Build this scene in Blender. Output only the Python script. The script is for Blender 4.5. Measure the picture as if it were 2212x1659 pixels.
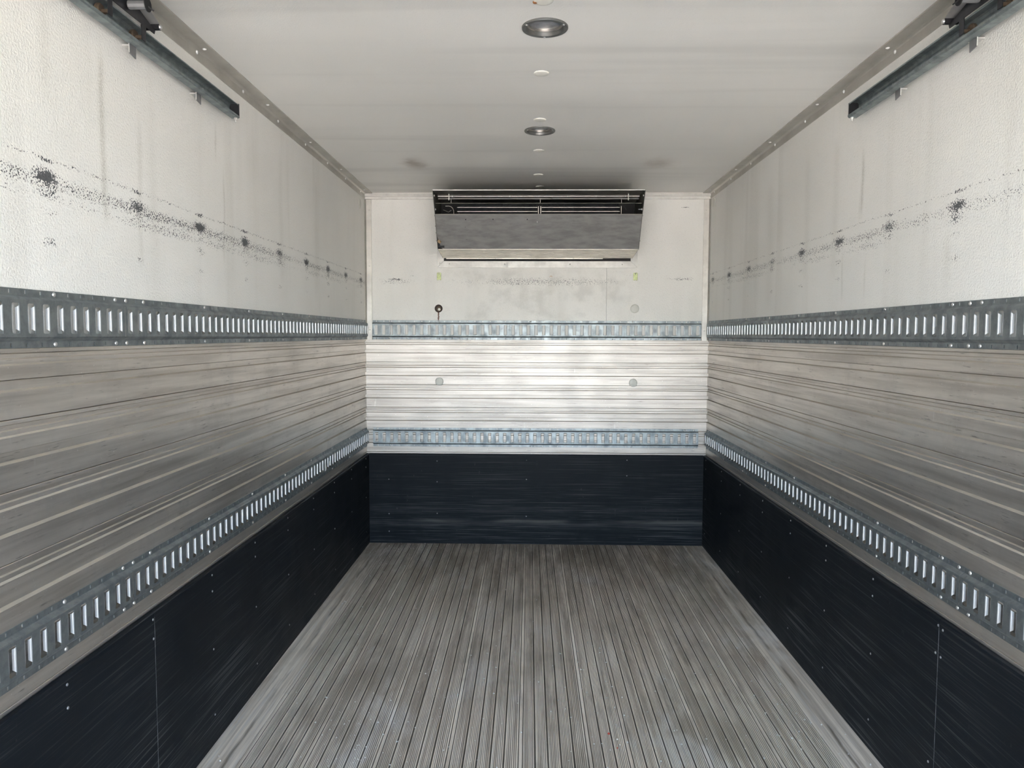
import bpy, bmesh, math, random
from mathutils import Vector, Matrix

random.seed(7)
for o in list(bpy.data.objects):
    bpy.data.objects.remove(o, do_unlink=True)
scene = bpy.context.scene
COL = scene.collection

# ------------------------------------------------------------------ camera
IMG_W, FPX = 2212, 1640.11
YAW, PITCH, ROLL = 0.0227, -0.0644, 0.0034
CAM = Vector((-0.0444, 0.0, 1.4053))
fw = Vector((-math.sin(YAW)*math.cos(PITCH), math.cos(YAW)*math.cos(PITCH), math.sin(PITCH)))
rt = Vector((math.cos(YAW), math.sin(YAW), 0))
up = rt.cross(fw)
r2 = rt*math.cos(ROLL) + up*math.sin(ROLL)
u2 = up*math.cos(ROLL) - rt*math.sin(ROLL)
cam = bpy.data.cameras.new('camera')
cam.sensor_width = 36
cam.lens = FPX/IMG_W*36
cam.clip_start = 0.02
camo = bpy.data.objects.new('camera', cam)
m = Matrix.Identity(4)
for i in range(3):
    m[i][0], m[i][1], m[i][2], m[i][3] = r2[i], u2[i], -fw[i], CAM[i]
camo.matrix_world = m
COL.objects.link(camo)
scene.camera = camo

# ------------------------------------------------------------------ sky, sun, exposure
wd = bpy.data.worlds.new('sky'); scene.world = wd
wd.use_nodes = True
wn = wd.node_tree.nodes; wl = wd.node_tree.links
sky = wn.new('ShaderNodeTexSky')
sky.sky_type = 'NISHITA'
sky.sun_disc = False
sky.sun_elevation = math.radians(48)
sky.sun_rotation = math.radians(0)
sky.air_density = 1.0
sky.dust_density = 3.0
wl.new(sky.outputs[0], wn['Background'].inputs[0])
wn['Background'].inputs[1].default_value = 0.30
sun = bpy.data.lights.new('sun', 'SUN')
sun.energy = 5.5
sun.angle = 0.01
sun.color = (1.0, 0.91, 0.79)
suno = bpy.data.objects.new('sun', sun)
# the sun stands high in front of the box: it lights the yard behind the open door, not the inside
suno.rotation_euler = Vector((0.25, 0.75, 1.25)).to_track_quat('Z', 'Y').to_euler()
COL.objects.link(suno)
vs = scene.view_settings
vs.view_transform = 'Standard'
vs.look = 'None'
vs.gamma = 1
vs.use_curve_mapping = False
vs.exposure = 3.22

# ------------------------------------------------------------------ dimensions (metres)
L, R = -1.135, 1.135
D, H = 5.0518, 2.3378          # front wall, ceiling
Y0 = -0.85                     # rear opening
KICK = 0.608
KT = 0.0164
ZU, ZL = 1.4372, 0.720         # rail centre heights

# ------------------------------------------------------------------ material helpers
class Ctx:
    def __init__(s, name):
        s.m = bpy.data.materials.new(name); s.m.use_nodes = True
        s.nt = s.m.node_tree; s.b = s.nt.nodes['Principled BSDF']
        g = s.nt.nodes.new('ShaderNodeNewGeometry')
        s.P = g.outputs['Position']; s.Nrm = g.outputs['True Normal']
        sp = s.nt.nodes.new('ShaderNodeSeparateXYZ'); s.nt.links.new(s.P, sp.inputs[0])
        s.x, s.y, s.z = (V(s, sp.outputs[i]) for i in range(3))
    def put(s, sock, v):
        if isinstance(v, V): s.nt.links.new(v.k, sock)
        elif isinstance(v, bpy.types.NodeSocket): s.nt.links.new(v, sock)
        else:
            try: sock.default_value = v
            except Exception: sock.default_value = tuple(v) + (1,)
    def math(s, op, a, b=0.0, c=0.0, clamp=False):
        n = s.nt.nodes.new('ShaderNodeMath'); n.operation = op; n.use_clamp = clamp
        s.put(n.inputs[0], a); s.put(n.inputs[1], b); s.put(n.inputs[2], c)
        return V(s, n.outputs[0])
    def vec(s, a, b, c):
        n = s.nt.nodes.new('ShaderNodeCombineXYZ')
        for i, v in enumerate((a, b, c)): s.put(n.inputs[i], v)
        return n.outputs[0]
    def scaled(s, sx, sy, sz):
        n = s.nt.nodes.new('ShaderNodeVectorMath'); n.operation = 'MULTIPLY'
        s.nt.links.new(s.P, n.inputs[0]); n.inputs[1].default_value = (sx, sy, sz)
        return n.outputs[0]
    def noise(s, scale, detail=2, rough=0.5, vec=None, dist=0.0):
        n = s.nt.nodes.new('ShaderNodeTexNoise')
        n.inputs['Scale'].default_value = scale; n.inputs['Detail'].default_value = detail
        n.inputs['Roughness'].default_value = rough; n.inputs['Distortion'].default_value = dist
        s.nt.links.new(vec if vec is not None else s.P, n.inputs['Vector'])
        return V(s, n.outputs['Fac'])
    def voro(s, scale, vec=None, feature='F1', out='Distance'):
        n = s.nt.nodes.new('ShaderNodeTexVoronoi'); n.feature = feature
        n.inputs['Scale'].default_value = scale
        s.nt.links.new(vec if vec is not None else s.P, n.inputs['Vector'])
        return V(s, n.outputs[out])
    def white(s, v):
        n = s.nt.nodes.new('ShaderNodeTexWhiteNoise'); n.noise_dimensions = '1D'
        s.put(n.inputs['W'], v); return V(s, n.outputs['Value'])
    def step(s, v, lo, hi, a=0.0, b=1.0):
        n = s.nt.nodes.new('ShaderNodeMapRange'); n.interpolation_type = 'SMOOTHSTEP'
        for k, q in (('Value', v), ('From Min', lo), ('From Max', hi), ('To Min', a), ('To Max', b)):
            s.put(n.inputs[k], q)
        return V(s, n.outputs[0])
    def gauss(s, *terms):
        """exp(-sum(((v-c)/w)^2))"""
        t = None
        for v, c, w in terms:
            q = (v - c)*(1.0/w); q = q*q
            t = q if t is None else t + q
        return s.math('EXPONENT', t*-1.0)
    def mix(s, f, a, b):
        n = s.nt.nodes.new('ShaderNodeMix'); n.data_type = 'RGBA'
        s.put(n.inputs[0], f); s.put(n.inputs[6], a); s.put(n.inputs[7], b)
        return n.outputs[2]
    def bump(s, h, strength=0.3, dist=0.002):
        n = s.nt.nodes.new('ShaderNodeBump'); n.inputs['Strength'].default_value = strength
        n.inputs['Distance'].default_value = dist; s.put(n.inputs['Height'], h)
        s.nt.links.new(n.outputs[0], s.b.inputs['Normal'])
    def set(s, **k):
        names = dict(color='Base Color', rough='Roughness', metal='Metallic', aniso='Anisotropic',
                     spec='Specular IOR Level', trans='Transmission Weight', ior='IOR', coat='Coat Weight')
        for a, v in k.items(): s.put(s.b.inputs[names[a]], v)
        return s
    def uv_tangent(s):
        n = s.nt.nodes.new('ShaderNodeTangent'); n.direction_type = 'UV_MAP'; n.uv_map = 'along'
        s.nt.links.new(n.outputs[0], s.b.inputs['Tangent'])

class V:
    def __init__(s, c, k): s.c, s.k = c, k
    def __add__(s, o): return s.c.math('ADD', s, o)
    def __radd__(s, o): return s.c.math('ADD', s, o)
    def __sub__(s, o): return s.c.math('SUBTRACT', s, o)
    def __rsub__(s, o): return s.c.math('SUBTRACT', o, s)
    def __mul__(s, o): return s.c.math('MULTIPLY', s, o)
    def __rmul__(s, o): return s.c.math('MULTIPLY', s, o)
    def max(s, o): return s.c.math('MAXIMUM', s, o)
    def min(s, o): return s.c.math('MINIMUM', s, o)
    def clamp(s): return s.c.math('ADD', s, 0.0, clamp=True)

def frp(name, kind):
    """pebbled white fibreglass panel with rubber scuffs, drips and grime of its own"""
    c = Ctx(name)
    grain = c.noise(170, 2, 0.6)
    big = c.noise(1.3, 3, 0.55)
    col = c.mix(c.step(big, 0.35, 0.7), (0.88, 0.865, 0.825), (0.82, 0.805, 0.765))
    col = c.mix(c.step(grain, 0.58, 0.76, 0, 0.26), col, (0.38, 0.365, 0.32))
    sp = c.noise(235, 1, 0.5)
    thr = c.step(sp, 0.28, 0.74, 1.0, 0.10)
    if kind in ('left', 'right'):
        y0, z0, amp = (1.7136, 1.757, 1.0) if kind == 'left' else (2.1512, 1.7655, 0.82)
        t = (c.y - y0)*(1/0.4) + 0.5
        idx = c.math('FLOOR', t)
        o = (t - idx - 0.5)*0.4
        rnd = c.white(idx); rnd2 = c.white(idx + 31.7)
        warp = (c.noise(38, 3) - 0.5)*0.018
        z = c.z + warp; oo = o + warp*1.6
        S = c.gauss((oo, 0, 0.044), (z, z0, 0.0165))*(rnd*0.5 + 0.95)
        S = S + c.gauss((oo, 0.006, 0.042), (z, z0 - 0.034, 0.017))*(rnd2*0.5 + 0.25)
        S = S.max(c.gauss((oo, -0.004, 0.034), (z, z0 + 0.039, 0.005))*0.85)
        S = S.max(c.gauss((oo, 0.004, 0.024), (z, z0 - 0.145, 0.009))*(rnd2*0.5 + 0.2))
        S = S.max(c.gauss((oo, 0.004, 0.035), (z, z0 - 0.078, 0.012))*(rnd*0.45))
        low = c.noise(2.3, 2)
        band = c.gauss((z, z0 - 0.010, 0.019))*c.step(low, 0.3, 0.65, 0.24, 0.46)
        band = band.max(c.gauss((z, z0 - 0.045, 0.016))*c.step(low, 0.4, 0.7, 0.12, 0.34))
        band = band.max(c.gauss((z, z0 + 0.041, 0.004))*0.30)
        S = S.max(band)*amp
        # drips
        wy = (c.noise(3.2, 2) - 0.5)*0.05
        yy = c.y + wy
        drips = ((1.955, 0.013, 1.66, 2.16, 1.0), (2.655, 0.007, 1.98, 2.17, 0.8), (2.722, 0.008, 1.62, 2.02, 0.7),
                 (2.13, 0.012, 1.55, 2.05, 0.45), (1.72, 0.02, 1.9, 2.2, 0.35), (3.35, 0.03, 1.6, 2.25, 0.3), (3.9, 0.04, 1.55, 2.25, 0.3)) if kind == 'left' else \
                ((2.768, 0.011, 1.80, 2.10, 1.0), (2.785, 0.006, 1.78, 1.95, 0.6), (2.92, 0.008, 1.5, 1.76, 0.6), (2.72, 0.006, 1.5, 1.72, 0.5), (3.0, 0.03, 1.6, 2.2, 0.3),
                 (3.3, 0.03, 1.6, 2.2, 0.3), (3.8, 0.05, 1.5, 2.2, 0.3), (2.2, 0.02, 1.5, 1.75, 0.35))
        dm = None
        for (dy, w, za, zb, k) in drips:
            g = c.gauss((yy, dy, w))*c.step(c.z, za, za + 0.10)*c.step(c.z, zb - 0.12, zb, 1, 0)*k
            dm = g if dm is None else dm.max(g)
        wash = c.noise(1.0, 3, 0.6, c.scaled(1, 4.5, 0.35))
        dm = dm.max(c.step(wash, 0.5, 0.72, 0, 0.42))
        dm = dm*c.step(sp, 0.30, 0.62, 0.35, 1.0)
        col = c.mix(dm*0.62, col, (0.50, 0.475, 0.415))
    else:
        # smears on the front wall
        warp = (c.noise(30, 3) - 0.5)*0.03
        z = c.z + warp
        low = c.noise(2.0, 2)
        S = c.gauss((c.x, -0.935, 0.055), (z, 1.770, 0.008))*0.75
        S = S.max(c.gauss((c.x, -0.93, 0.12), (z, 1.757, 0.022))*0.30)
        S = S.max(c.gauss((c.x, 0.952, 0.085), (z, 1.776, 0.010))*0.45)
        S = S.max(c.gauss((c.x, 0.0, 0.62), (z, 1.757, 0.028))*c.step(low, 0.3, 0.6, 0.20, 0.36))
        S = S.max(c.gauss((c.x, 0.975, 0.028), (c.z, 2.2425, 0.0025))*0.8)
        S = S.max(c.gauss((c.x, -0.824, 0.012), (c.z, 1.794, 0.003))*0.5)
        gm = c.noise(7, 4, 0.6)
        gz = c.step(c.z, 1.45, 1.55)*c.step(c.z, 1.80, 1.86, 1, 0)*c.step(c.math('ABSOLUTE', c.x), 0.45, 0.75, 1, 0)
        col = c.mix(c.step(gm, 0.45, 0.68)*gz*0.35, col, (0.52, 0.51, 0.47))
        wash = c.noise(1.0, 3, 0.6, c.scaled(4.0, 1, 0.5))
        col = c.mix(c.step(wash, 0.5, 0.75, 0, 0.28), col, (0.55, 0.535, 0.48))
        rust = c.gauss((c.x, 0.0954, 0.014), (z, 1.790, 0.007))
        col = c.mix(c.step(rust, 0.4, 0.8, 0, 0.6), col, (0.55, 0.36, 0.18))
        rw = (c.noise(60, 2) - 0.5)*0.012
        rs = c.gauss((c.x + rw, -0.650, 0.005)).max(c.gauss((c.x + rw, -0.6475 - 0.0, 0.0035)))
        rs = rs*c.step(c.z, 1.555, 1.565, 1, 0)*c.step(c.z, 1.49, 1.50)
        col = c.mix(c.step(rs, 0.3, 0.6, 0, 0.95), col, (0.13, 0.045, 0.02))
    mask = c.step(S - thr, -0.06, 0.06)
    col = c.mix(mask*0.93, col, (0.045, 0.048, 0.056))
    c.set(color=col, rough=0.5, spec=0.35)
    c.bump(grain, 0.45, 0.004)
    return c.m

def ceiling_mat():
    c = Ctx('ceiling_fibreglass')
    grain = c.noise(190, 2, 0.6)
    col = c.mix(c.step(c.noise(1.1, 3), 0.35, 0.7), (0.87, 0.855, 0.815), (0.82, 0.805, 0.765))
    bands = c.noise(1.0, 3, 0.55, c.scaled(0.35, 5.0, 1))
    col = c.mix(c.step(bands, 0.5, 0.75, 0, 0.22), col, (0.45, 0.44, 0.41))
    col = c.mix(c.step(grain, 0.6, 0.8, 0, 0.15), col, (0.4, 0.39, 0.36))
    w = (c.noise(14, 3) - 0.5)*0.10
    s = c.gauss((c.x + w, -0.672, 0.05), (c.y + w, 4.20, 0.11)).max(c.gauss((c.x + w, 0.645, 0.07), (c.y + w, 4.20, 0.10))*0.7)
    col = c.mix(s*0.62, col, (0.24, 0.17, 0.11))
    c.set(color=col, rough=0.5, spec=0.35)
    c.bump(grain, 0.25, 0.002)
    return c.m

def alu(name, axis, base=(0.70, 0.665, 0.62), rough=0.34, an=0.55):
    """brushed aluminium extrusion, brushed along its length, with rubs and specks"""
    c = Ctx(name)
    st = c.scaled(1, 1.6, 38) if axis == 'y' else c.scaled(1.6, 1, 38)
    ln = c.noise(1.0, 4, 0.6, st)
    fine = c.noise(1.0, 2, 0.5, c.scaled(6, 6, 320) if axis == 'y' else c.scaled(6, 6, 320))
    bl = c.noise(5.5, 4, 0.62)
    col = c.mix(c.step(ln, 0.3, 0.75), (base[0]*1.08, base[1]*1.07, base[2]*1.06), (base[0]*0.74, base[1]*0.72, base[2]*0.70))
    col = c.mix(c.step(bl, 0.50, 0.75, 0, 0.30), col, (0.42, 0.40, 0.375))
    sm = c.noise(1.0, 3, 0.65, c.scaled(8, 8, 60))
    col = c.mix(c.step(sm, 0.68, 0.80, 0, 0.40), col, (0.26, 0.245, 0.23))
    dust = c.noise(16, 4, 0.7)
    dm = c.step(dust, 0.66, 0.82, 0, 0.30)
    col = c.mix(dm, col, (0.62, 0.61, 0.59))
    spk = c.noise(150, 2, 0.5)
    col = c.mix(c.step(spk, 0.70, 0.76, 0, 0.7), col, (0.85, 0.84, 0.82))
    sc1 = c.noise(1.0, 2, 0.5, c.scaled(90, 90, 9)); sc2 = c.noise(7, 3)
    col = c.mix(c.step(sc1, 0.68, 0.76)*c.step(sc2, 0.52, 0.66)*0.45, col, (0.82, 0.81, 0.79))
    sc3 = c.noise(1.0, 3, 0.6, c.scaled(13, 13, 190))
    col = c.mix(c.step(sc3, 0.61, 0.73)*c.step(bl, 0.40, 0.60)*0.72, col, (0.20, 0.18, 0.165))
    # dust lying on the ledges that face up
    sn = c.nt.nodes.new('ShaderNodeSeparateXYZ'); c.nt.links.new(c.Nrm, sn.inputs[0])
    upf = c.step(V(c, sn.outputs[2]), 0.35, 0.6)
    col = c.mix(upf*0.8, col, (0.46, 0.40, 0.31))
    c.set(color=col, metal=(0.9 - dm*0.8 - upf*0.55).clamp(), aniso=an,
          rough=(c.step(bl, 0.3, 0.75, rough, rough + 0.07) + upf*0.25))
    c.uv_tangent()
    c.bump(fine, 0.05, 0.001)
    return c.m

def galv(name, base=(0.335, 0.37, 0.385), rough=0.46):
    c = Ctx(name)
    sp = c.voro(85, out='Color')
    n = c.noise(22, 4, 0.65)
    col = c.mix(c.step(n, 0.35, 0.7), base, tuple(q*0.72 for q in base))
    col = c.mix(c.step(c.noise(70, 3, 0.6), 0.62, 0.75, 0, 0.55), col, (0.17, 0.18, 0.19))
    c.set(color=col, metal=0.9, rough=(c.step(n, 0.3, 0.7, rough - 0.04, rough + 0.12)))
    return c.m

def metal(name, base, rough, metallic=1.0, var=0.2, scale=18, stretch=(1, 1, 1)):
    c = Ctx(name)
    n = c.noise(scale, 4, 0.6, c.scaled(*stretch))
    col = c.mix(c.step(n, 0.3, 0.72), base, tuple(q*(1 - var) for q in base))
    c.set(color=col, metal=metallic, rough=c.step(n, 0.3, 0.7, max(0.05, rough - 0.05), rough + 0.07))
    return c.m

def paint(name, base, rough=0.5, var=0.12, scale=20, spec=0.4):
    c = Ctx(name)
    n = c.noise(scale, 4, 0.6)
    c.set(color=c.mix(c.step(n, 0.3, 0.72), base, tuple(q*(1 - var) for q in base)), rough=rough, spec=spec)
    return c.m

def kick_mat(name, axis):
    c = Ctx(name)
    sy = 2.2
    def along(k, f):
        return c.scaled(1, k, f) if axis == 'y' else c.scaled(k, 1, f)
    s1 = c.noise(1.0, 2, 0.5, along(1.7, 170))
    s2 = c.noise(1.0, 3, 0.6, along(4.5, 420))
    s3 = c.noise(1.0, 3, 0.6, along(9, 60))
    bl = c.noise(2.4, 4, 0.6)
    vert = c.noise(1.0, 3, 0.6, c.scaled(45, 45, 7))
    low = c.step(c.z, 0.06, 0.5, 1.0, 0.42)
    f = c.step(s1, 0.54, 0.72)*c.step(bl, 0.30, 0.58)*low
    f2 = c.step(s2, 0.56, 0.74)*c.step(bl, 0.28, 0.55)*low
    f3 = c.step(vert, 0.64, 0.74)*c.step(s3, 0.5, 0.65)
    col = c.mix(c.step(bl, 0.3, 0.7), (0.0065, 0.0085, 0.0115), (0.012, 0.014, 0.017))
    col = c.mix((f*0.75).max(f2*0.6).max(f3*0.30), col, (0.12, 0.12, 0.12))
    if axis == 'x':
        ln = (c.noise(5, 3) - 0.5)*0.022
        bar = c.gauss((c.z + ln, 0.155, 0.010))*c.step(c.noise(2.4, 2), 0.45, 0.62)
        col = c.mix(bar*0.6, col, (0.13, 0.125, 0.115))
        bar2 = c.gauss((c.z + ln, 0.135, 0.018)).max(c.gauss((c.z + ln, 0.235, 0.02))*0.6)*c.step(s2, 0.4, 0.6)
        col = c.mix(bar2*0.35, col, (0.11, 0.11, 0.11))
    c.set(color=col, rough=c.step(bl, 0.3, 0.7, 0.45, 0.6), spec=0.12)
    c.bump(s2, 0.06, 0.001)
    return c.m

def floor_mat(name, flat=False):
    c = Ctx(name)
    st = c.noise(1.0, 4, 0.7, c.scaled(48, 0.8, 1))
    big = c.noise(1.5, 4, 0.6, c.scaled(1.6, 0.8, 1))
    mid = c.noise(7, 4, 0.7, c.scaled(2.6, 0.28, 1))
    top = c.mix(c.step(st, 0.35, 0.65), (0.95, 0.865, 0.74), (0.56, 0.485, 0.395))
    top = c.mix(c.step(big, 0.46, 0.68, 0, 0.62), top, (0.36, 0.315, 0.245))
    top = c.mix(c.step(mid, 0.52, 0.72, 0, 0.55), top, (0.26, 0.22, 0.17))
    pat = c.noise(2.2, 4, 0.65, c.scaled(1.3, 0.6, 1), 0.4)
    top = c.mix(c.step(pat, 0.54, 0.66, 0, 0.42), top, (0.95, 0.93, 0.90))
    brown = c.noise(4.2, 3, 0.6, c.scaled(1.8, 0.7, 1), 0.6)
    top = c.mix(c.step(brown, 0.6, 0.75, 0, 0.35), top, (0.40, 0.30, 0.21))
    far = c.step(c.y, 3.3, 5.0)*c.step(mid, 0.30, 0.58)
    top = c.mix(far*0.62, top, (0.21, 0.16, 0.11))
    if not flat:
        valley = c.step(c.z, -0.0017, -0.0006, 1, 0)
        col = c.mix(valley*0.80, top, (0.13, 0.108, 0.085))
        hi = c.step(c.z, -0.0004, -0.0001)
    else:
        scr = c.noise(1.0, 4, 0.65, c.scaled(60, 2.0, 1))
        col = c.mix(c.step(scr, 0.5, 0.7, 0, 0.5), top, (0.68, 0.67, 0.65))
        w = (c.noise(5, 3) - 0.5)*0.02
        ln = c.gauss((c.math('ABSOLUTE', c.x) + w, 1.038, 0.006))*c.step(c.noise(3, 2), 0.35, 0.6)
        col = c.mix(ln*0.75, col, (0.11, 0.075, 0.04))
        hi = 1.0
    c.set(color=col, metal=0.12, rough=c.step(mid, 0.3, 0.7, 0.42, 0.6), spec=0.4)
    c.bump(c.noise(120, 3), 0.12, 0.001)
    return c.m

MAT = {}
MAT['wl'] = frp('left_fibreglass', 'left')
MAT['wr'] = frp('right_fibreglass', 'right')
MAT['wf'] = frp('front_fibreglass', 'front')
MAT['ceil'] = ceiling_mat()
MAT['aluy'] = alu('plank_aluminium_side', 'y')
MAT['alux'] = alu('plank_aluminium_front', 'x', (0.46, 0.44, 0.42), 0.42, 0.45)
MAT['galv'] = galv('galvanised_steel')
MAT['track'] = galv('track_steel', (0.34, 0.385, 0.39), 0.55)
MAT['rivet'] = metal('rivet_steel', (0.80, 0.79, 0.77), 0.30, 0.8)
MAT['utrim'] = metal('upright_trim_aluminium', (0.62, 0.60, 0.56), 0.40, 0.75, 0.2, 14)
MAT['ftrim'] = metal('outlet_frame_aluminium', (0.63, 0.62, 0.59), 0.42, 0.35, 0.15, 30)
MAT['rivw'] = paint('bright_rivet', (0.93, 0.92, 0.89), 0.3)
MAT['lip'] = metal('sky_lit_rolled_edge', (0.72, 0.74, 0.76), 0.40, 0.70, 0.12, 40)  # paler than the rail steel: door skylight on the lips put into the colour
MAT['tab'] = metal('grey_tab_steel', (0.30, 0.30, 0.305), 0.5, 0.6)
MAT['trim'] = metal('trim_aluminium', (0.60, 0.575, 0.525), 0.45, 0.55, 0.16, 6)
MAT['ltrim'] = metal('pale_trim_aluminium', (0.74, 0.725, 0.69), 0.40, 0.5, 0.12, 30)
MAT['kicky'] = kick_mat('black_plastic_side', 'y')
MAT['kickx'] = kick_mat('black_plastic_front', 'x')
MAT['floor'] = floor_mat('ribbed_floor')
MAT['floorflat'] = floor_mat('floor_border', True)
MAT['black'] = paint('black_interior', (0.012, 0.012, 0.013), 0.6)
MAT['dark'] = metal('dark_steel', (0.045, 0.045, 0.05), 0.38, 0.7)
MAT['unit'] = metal('unit_panel', (0.40, 0.395, 0.385), 0.42, 0.45, 0.30, 9, (1, 1, 4))
MAT['unitlip'] = metal('unit_tray_panel', (0.62, 0.58, 0.50), 0.30, 0.9, 0.22, 8, (1, 6, 6))
MAT['unitside'] = metal('unit_side_panel', (0.20, 0.20, 0.17), 0.45, 0.7)
MAT['silver'] = metal('silver_rail', (0.60, 0.56, 0.51), 0.32, 1.0, 0.12, 10, (1, 20, 20))
MAT['fin'] = metal('coil_fins', (0.035, 0.038, 0.042), 0.4, 0.9)
MAT['copper'] = metal('rusty_steel', (0.20, 0.145, 0.10), 0.5, 0.6, 0.4, 60)
MAT['zinc'] = metal('yellow_zinc', (0.42, 0.46, 0.24), 0.35, 0.6, 0.35, 90)
MAT['cap'] = paint('grey_plastic_cap', (0.67, 0.665, 0.61), 0.45)
MAT['capw'] = paint('white_plastic_cap', (0.88, 0.865, 0.79), 0.45)
MAT['lamp'] = metal('lamp_ring_steel', (0.30, 0.30, 0.29), 0.42, 0.9, 0.2)
MAT['core'] = paint('insulated_core', (0.75, 0.74, 0.70), 0.6)
MAT['door'] = paint('door_panel_paint', (0.62, 0.63, 0.58), 0.5)
MAT['yard'] = paint('yard_concrete', (0.50, 0.475, 0.43), 0.8, 0.2, 2)
MAT['bead'] = paint('worn_seam', (0.15, 0.155, 0.165), 0.5, 0.75, 60)
MAT['crumb'] = paint('white_crumbs', (0.82, 0.80, 0.74), 0.6)
MAT['red'] = paint('red_plastic', (0.75, 0.10, 0.06), 0.5)
MAT['paper'] = paint('torn_paper', (0.86, 0.84, 0.80), 0.7)
MAT['rustcup'] = paint('rusty_cup', (0.055, 0.035, 0.025), 0.6, 0.4, 60)
def lens_mat():
    c = Ctx('dusty_lamp_lens')
    n = c.noise(45, 3, 0.6)
    c.set(color=c.mix(c.step(n, 0.35, 0.7), (0.30, 0.31, 0.335), (0.21, 0.215, 0.235)), rough=0.25, metal=0.25, coat=0.3)
    return c.m
MAT['lens'] = lens_mat()

# ------------------------------------------------------------------ geometry helpers
def link(o, parent=None):
    COL.objects.link(o)
    if parent is not None: o.parent = parent
    return o

def wloc(parent):
    v = Vector((0, 0, 0))
    while parent is not None:
        v = v + parent.location; parent = parent.parent
    return v

def obj(name, verts, faces, mat, parent=None, smooth=False, uv=None, bevel=0.0, world=True):
    """verts are world coordinates; the object sits at its parent's origin"""
    off = wloc(parent) if world else Vector((0, 0, 0))
    me = bpy.data.meshes.new(name)
    me.from_pydata([tuple(Vector(v) - off) for v in verts], [], faces)
    me.update()
    if uv is not None:
        lay = me.uv_layers.new(name='along')
        for lp in me.loops:
            lay.data[lp.index].uv = uv[lp.vertex_index]
    if smooth:
        me.polygons.foreach_set('use_smooth', [True]*len(me.polygons))
    me.materials.append(mat)
    o = bpy.data.objects.new(name, me)
    link(o, parent)
    if bevel:
        b = o.modifiers.new('bevel', 'BEVEL'); b.width = bevel; b.segments = 2; b.limit_method = 'ANGLE'
    return o

class MB:
    """collects shapes into one mesh"""
    def __init__(s): s.v, s.f = [], []
    def add(s, verts, faces):
        n = len(s.v); s.v += [tuple(q) for q in verts]; s.f += [tuple(i + n for i in f) for f in faces]; return s
    def box(s, x0, x1, y0, y1, z0, z1):
        v = [(x, y, z) for x in (x0, x1) for y in (y0, y1) for z in (z0, z1)]
        return s.add(v, [(0, 1, 3, 2), (4, 6, 7, 5), (0, 4, 5, 1), (2, 3, 7, 6), (0, 2, 6, 4), (1, 5, 7, 3)])
    def prism(s, pts, axis, a, b):
        """closed polygon in the plane normal to axis, extruded a..b; pts are the two other coords in xyz order"""
        def mk(p, t):
            q = list(p); q.insert(axis, t); return tuple(q)
        n = len(pts)
        v = [mk(p, a) for p in pts] + [mk(p, b) for p in pts]
        f = [tuple(range(n))[::-1], tuple(range(n, 2*n))] + [(i, (i + 1) % n, n + (i + 1) % n, n + i) for i in range(n)]
        return s.add(v, f)
    def tube(s, p0, p1, r, n=12, r1=None, caps=True):
        p0, p1 = Vector(p0), Vector(p1); d = (p1 - p0).normalized()
        a = d.orthogonal().normalized(); b = d.cross(a); r1 = r if r1 is None else r1
        v = []
        for p, rr in ((p0, r), (p1, r1)):
            v += [p + (a*math.cos(t) + b*math.sin(t))*rr for t in (2*math.pi*i/n for i in range(n))]
        f = [(i, (i + 1) % n, n + (i + 1) % n, n + i) for i in range(n)]
        if caps: f += [tuple(range(n))[::-1], tuple(range(n, 2*n))]
        return s.add(v, f)
    def path(s, pts, r, n=8):
        """swept tube along points"""
        P = [Vector(p) for p in pts]; k0 = len(s.v)
        ref = None
        for i, p in enumerate(P):
            d = (P[min(i + 1, len(P) - 1)] - P[max(i - 1, 0)]).normalized()
            a = d.orthogonal().normalized() if ref is None else (ref - d*ref.dot(d)).normalized()
            ref = a; b = d.cross(a)
            s.v += [tuple(p + (a*math.cos(t) + b*math.sin(t))*r) for t in (2*math.pi*j/n for j in range(n))]
        for i in range(len(P) - 1):
            for j in range(n):
                q = k0 + i*n
                s.f.append((q + j, q + (j + 1) % n, q + n + (j + 1) % n, q + n + j))
        s.f.append(tuple(k0 + j for j in range(n))[::-1]); s.f.append(tuple(k0 + (len(P) - 1)*n + j for j in range(n)))
        return s
    def lathe(s, prof, c, axis, n=32):
        """profile [(r, h)] revolved about axis through c"""
        c = Vector(c); ax = Vector(axis).normalized(); a = ax.orthogonal().normalized(); b = ax.cross(a)
        k0 = len(s.v)
        for (r, h) in prof:
            for i in range(n):
                t = 2*math.pi*i/n
                s.v.append(tuple(c + ax*h + (a*math.cos(t) + b*math.sin(t))*max(r, 1e-5)))
        for j in range(len(prof) - 1):
            for i in range(n):
                q = k0 + j*n
                s.f.append((q + i, q + (i + 1) % n, q + n + (i + 1) % n, q + n + i))
        return s
    def obj(s, name, mat, parent=None, **k):
        return obj(name, s.v, s.f, mat, parent, **k)

def extrude(name, prof, frame, u0, u1, mat, parent=None, smooth=False, segs=1):
    """open profile [(w, v)] swept along u; frame(u, v, w) gives world coordinates"""
    vs_, fs, uv = [], [], []
    ln = 0.0; lens = [0.0]
    for i in range(1, len(prof)):
        ln += math.hypot(prof[i][0] - prof[i - 1][0], prof[i][1] - prof[i - 1][1]); lens.append(ln)
    n = len(prof)
    for k in range(segs + 1):
        u = u0 + (u1 - u0)*k/segs
        for (w, v), l in zip(prof, lens):
            vs_.append(frame(u, v, w)); uv.append((u, l))
    for k in range(segs):
        for i in range(n - 1):
            a = k*n + i
            fs.append((a, a + 1, a + n + 1, a + n))
    return obj(name, vs_, fs, mat, parent, smooth=smooth, uv=uv)

def thing(name, label, cat, loc, group=None):
    o = bpy.data.objects.new(name, None); o.empty_display_size = 0.05
    o.location = loc; link(o)
    return tag(o, label, cat, group)

def tag(o, label, cat, group=None):
    o['label'] = label; o['category'] = cat
    if group: o['group'] = group
    return o

def struct(o):
    o['kind'] = 'structure'; return o

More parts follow.
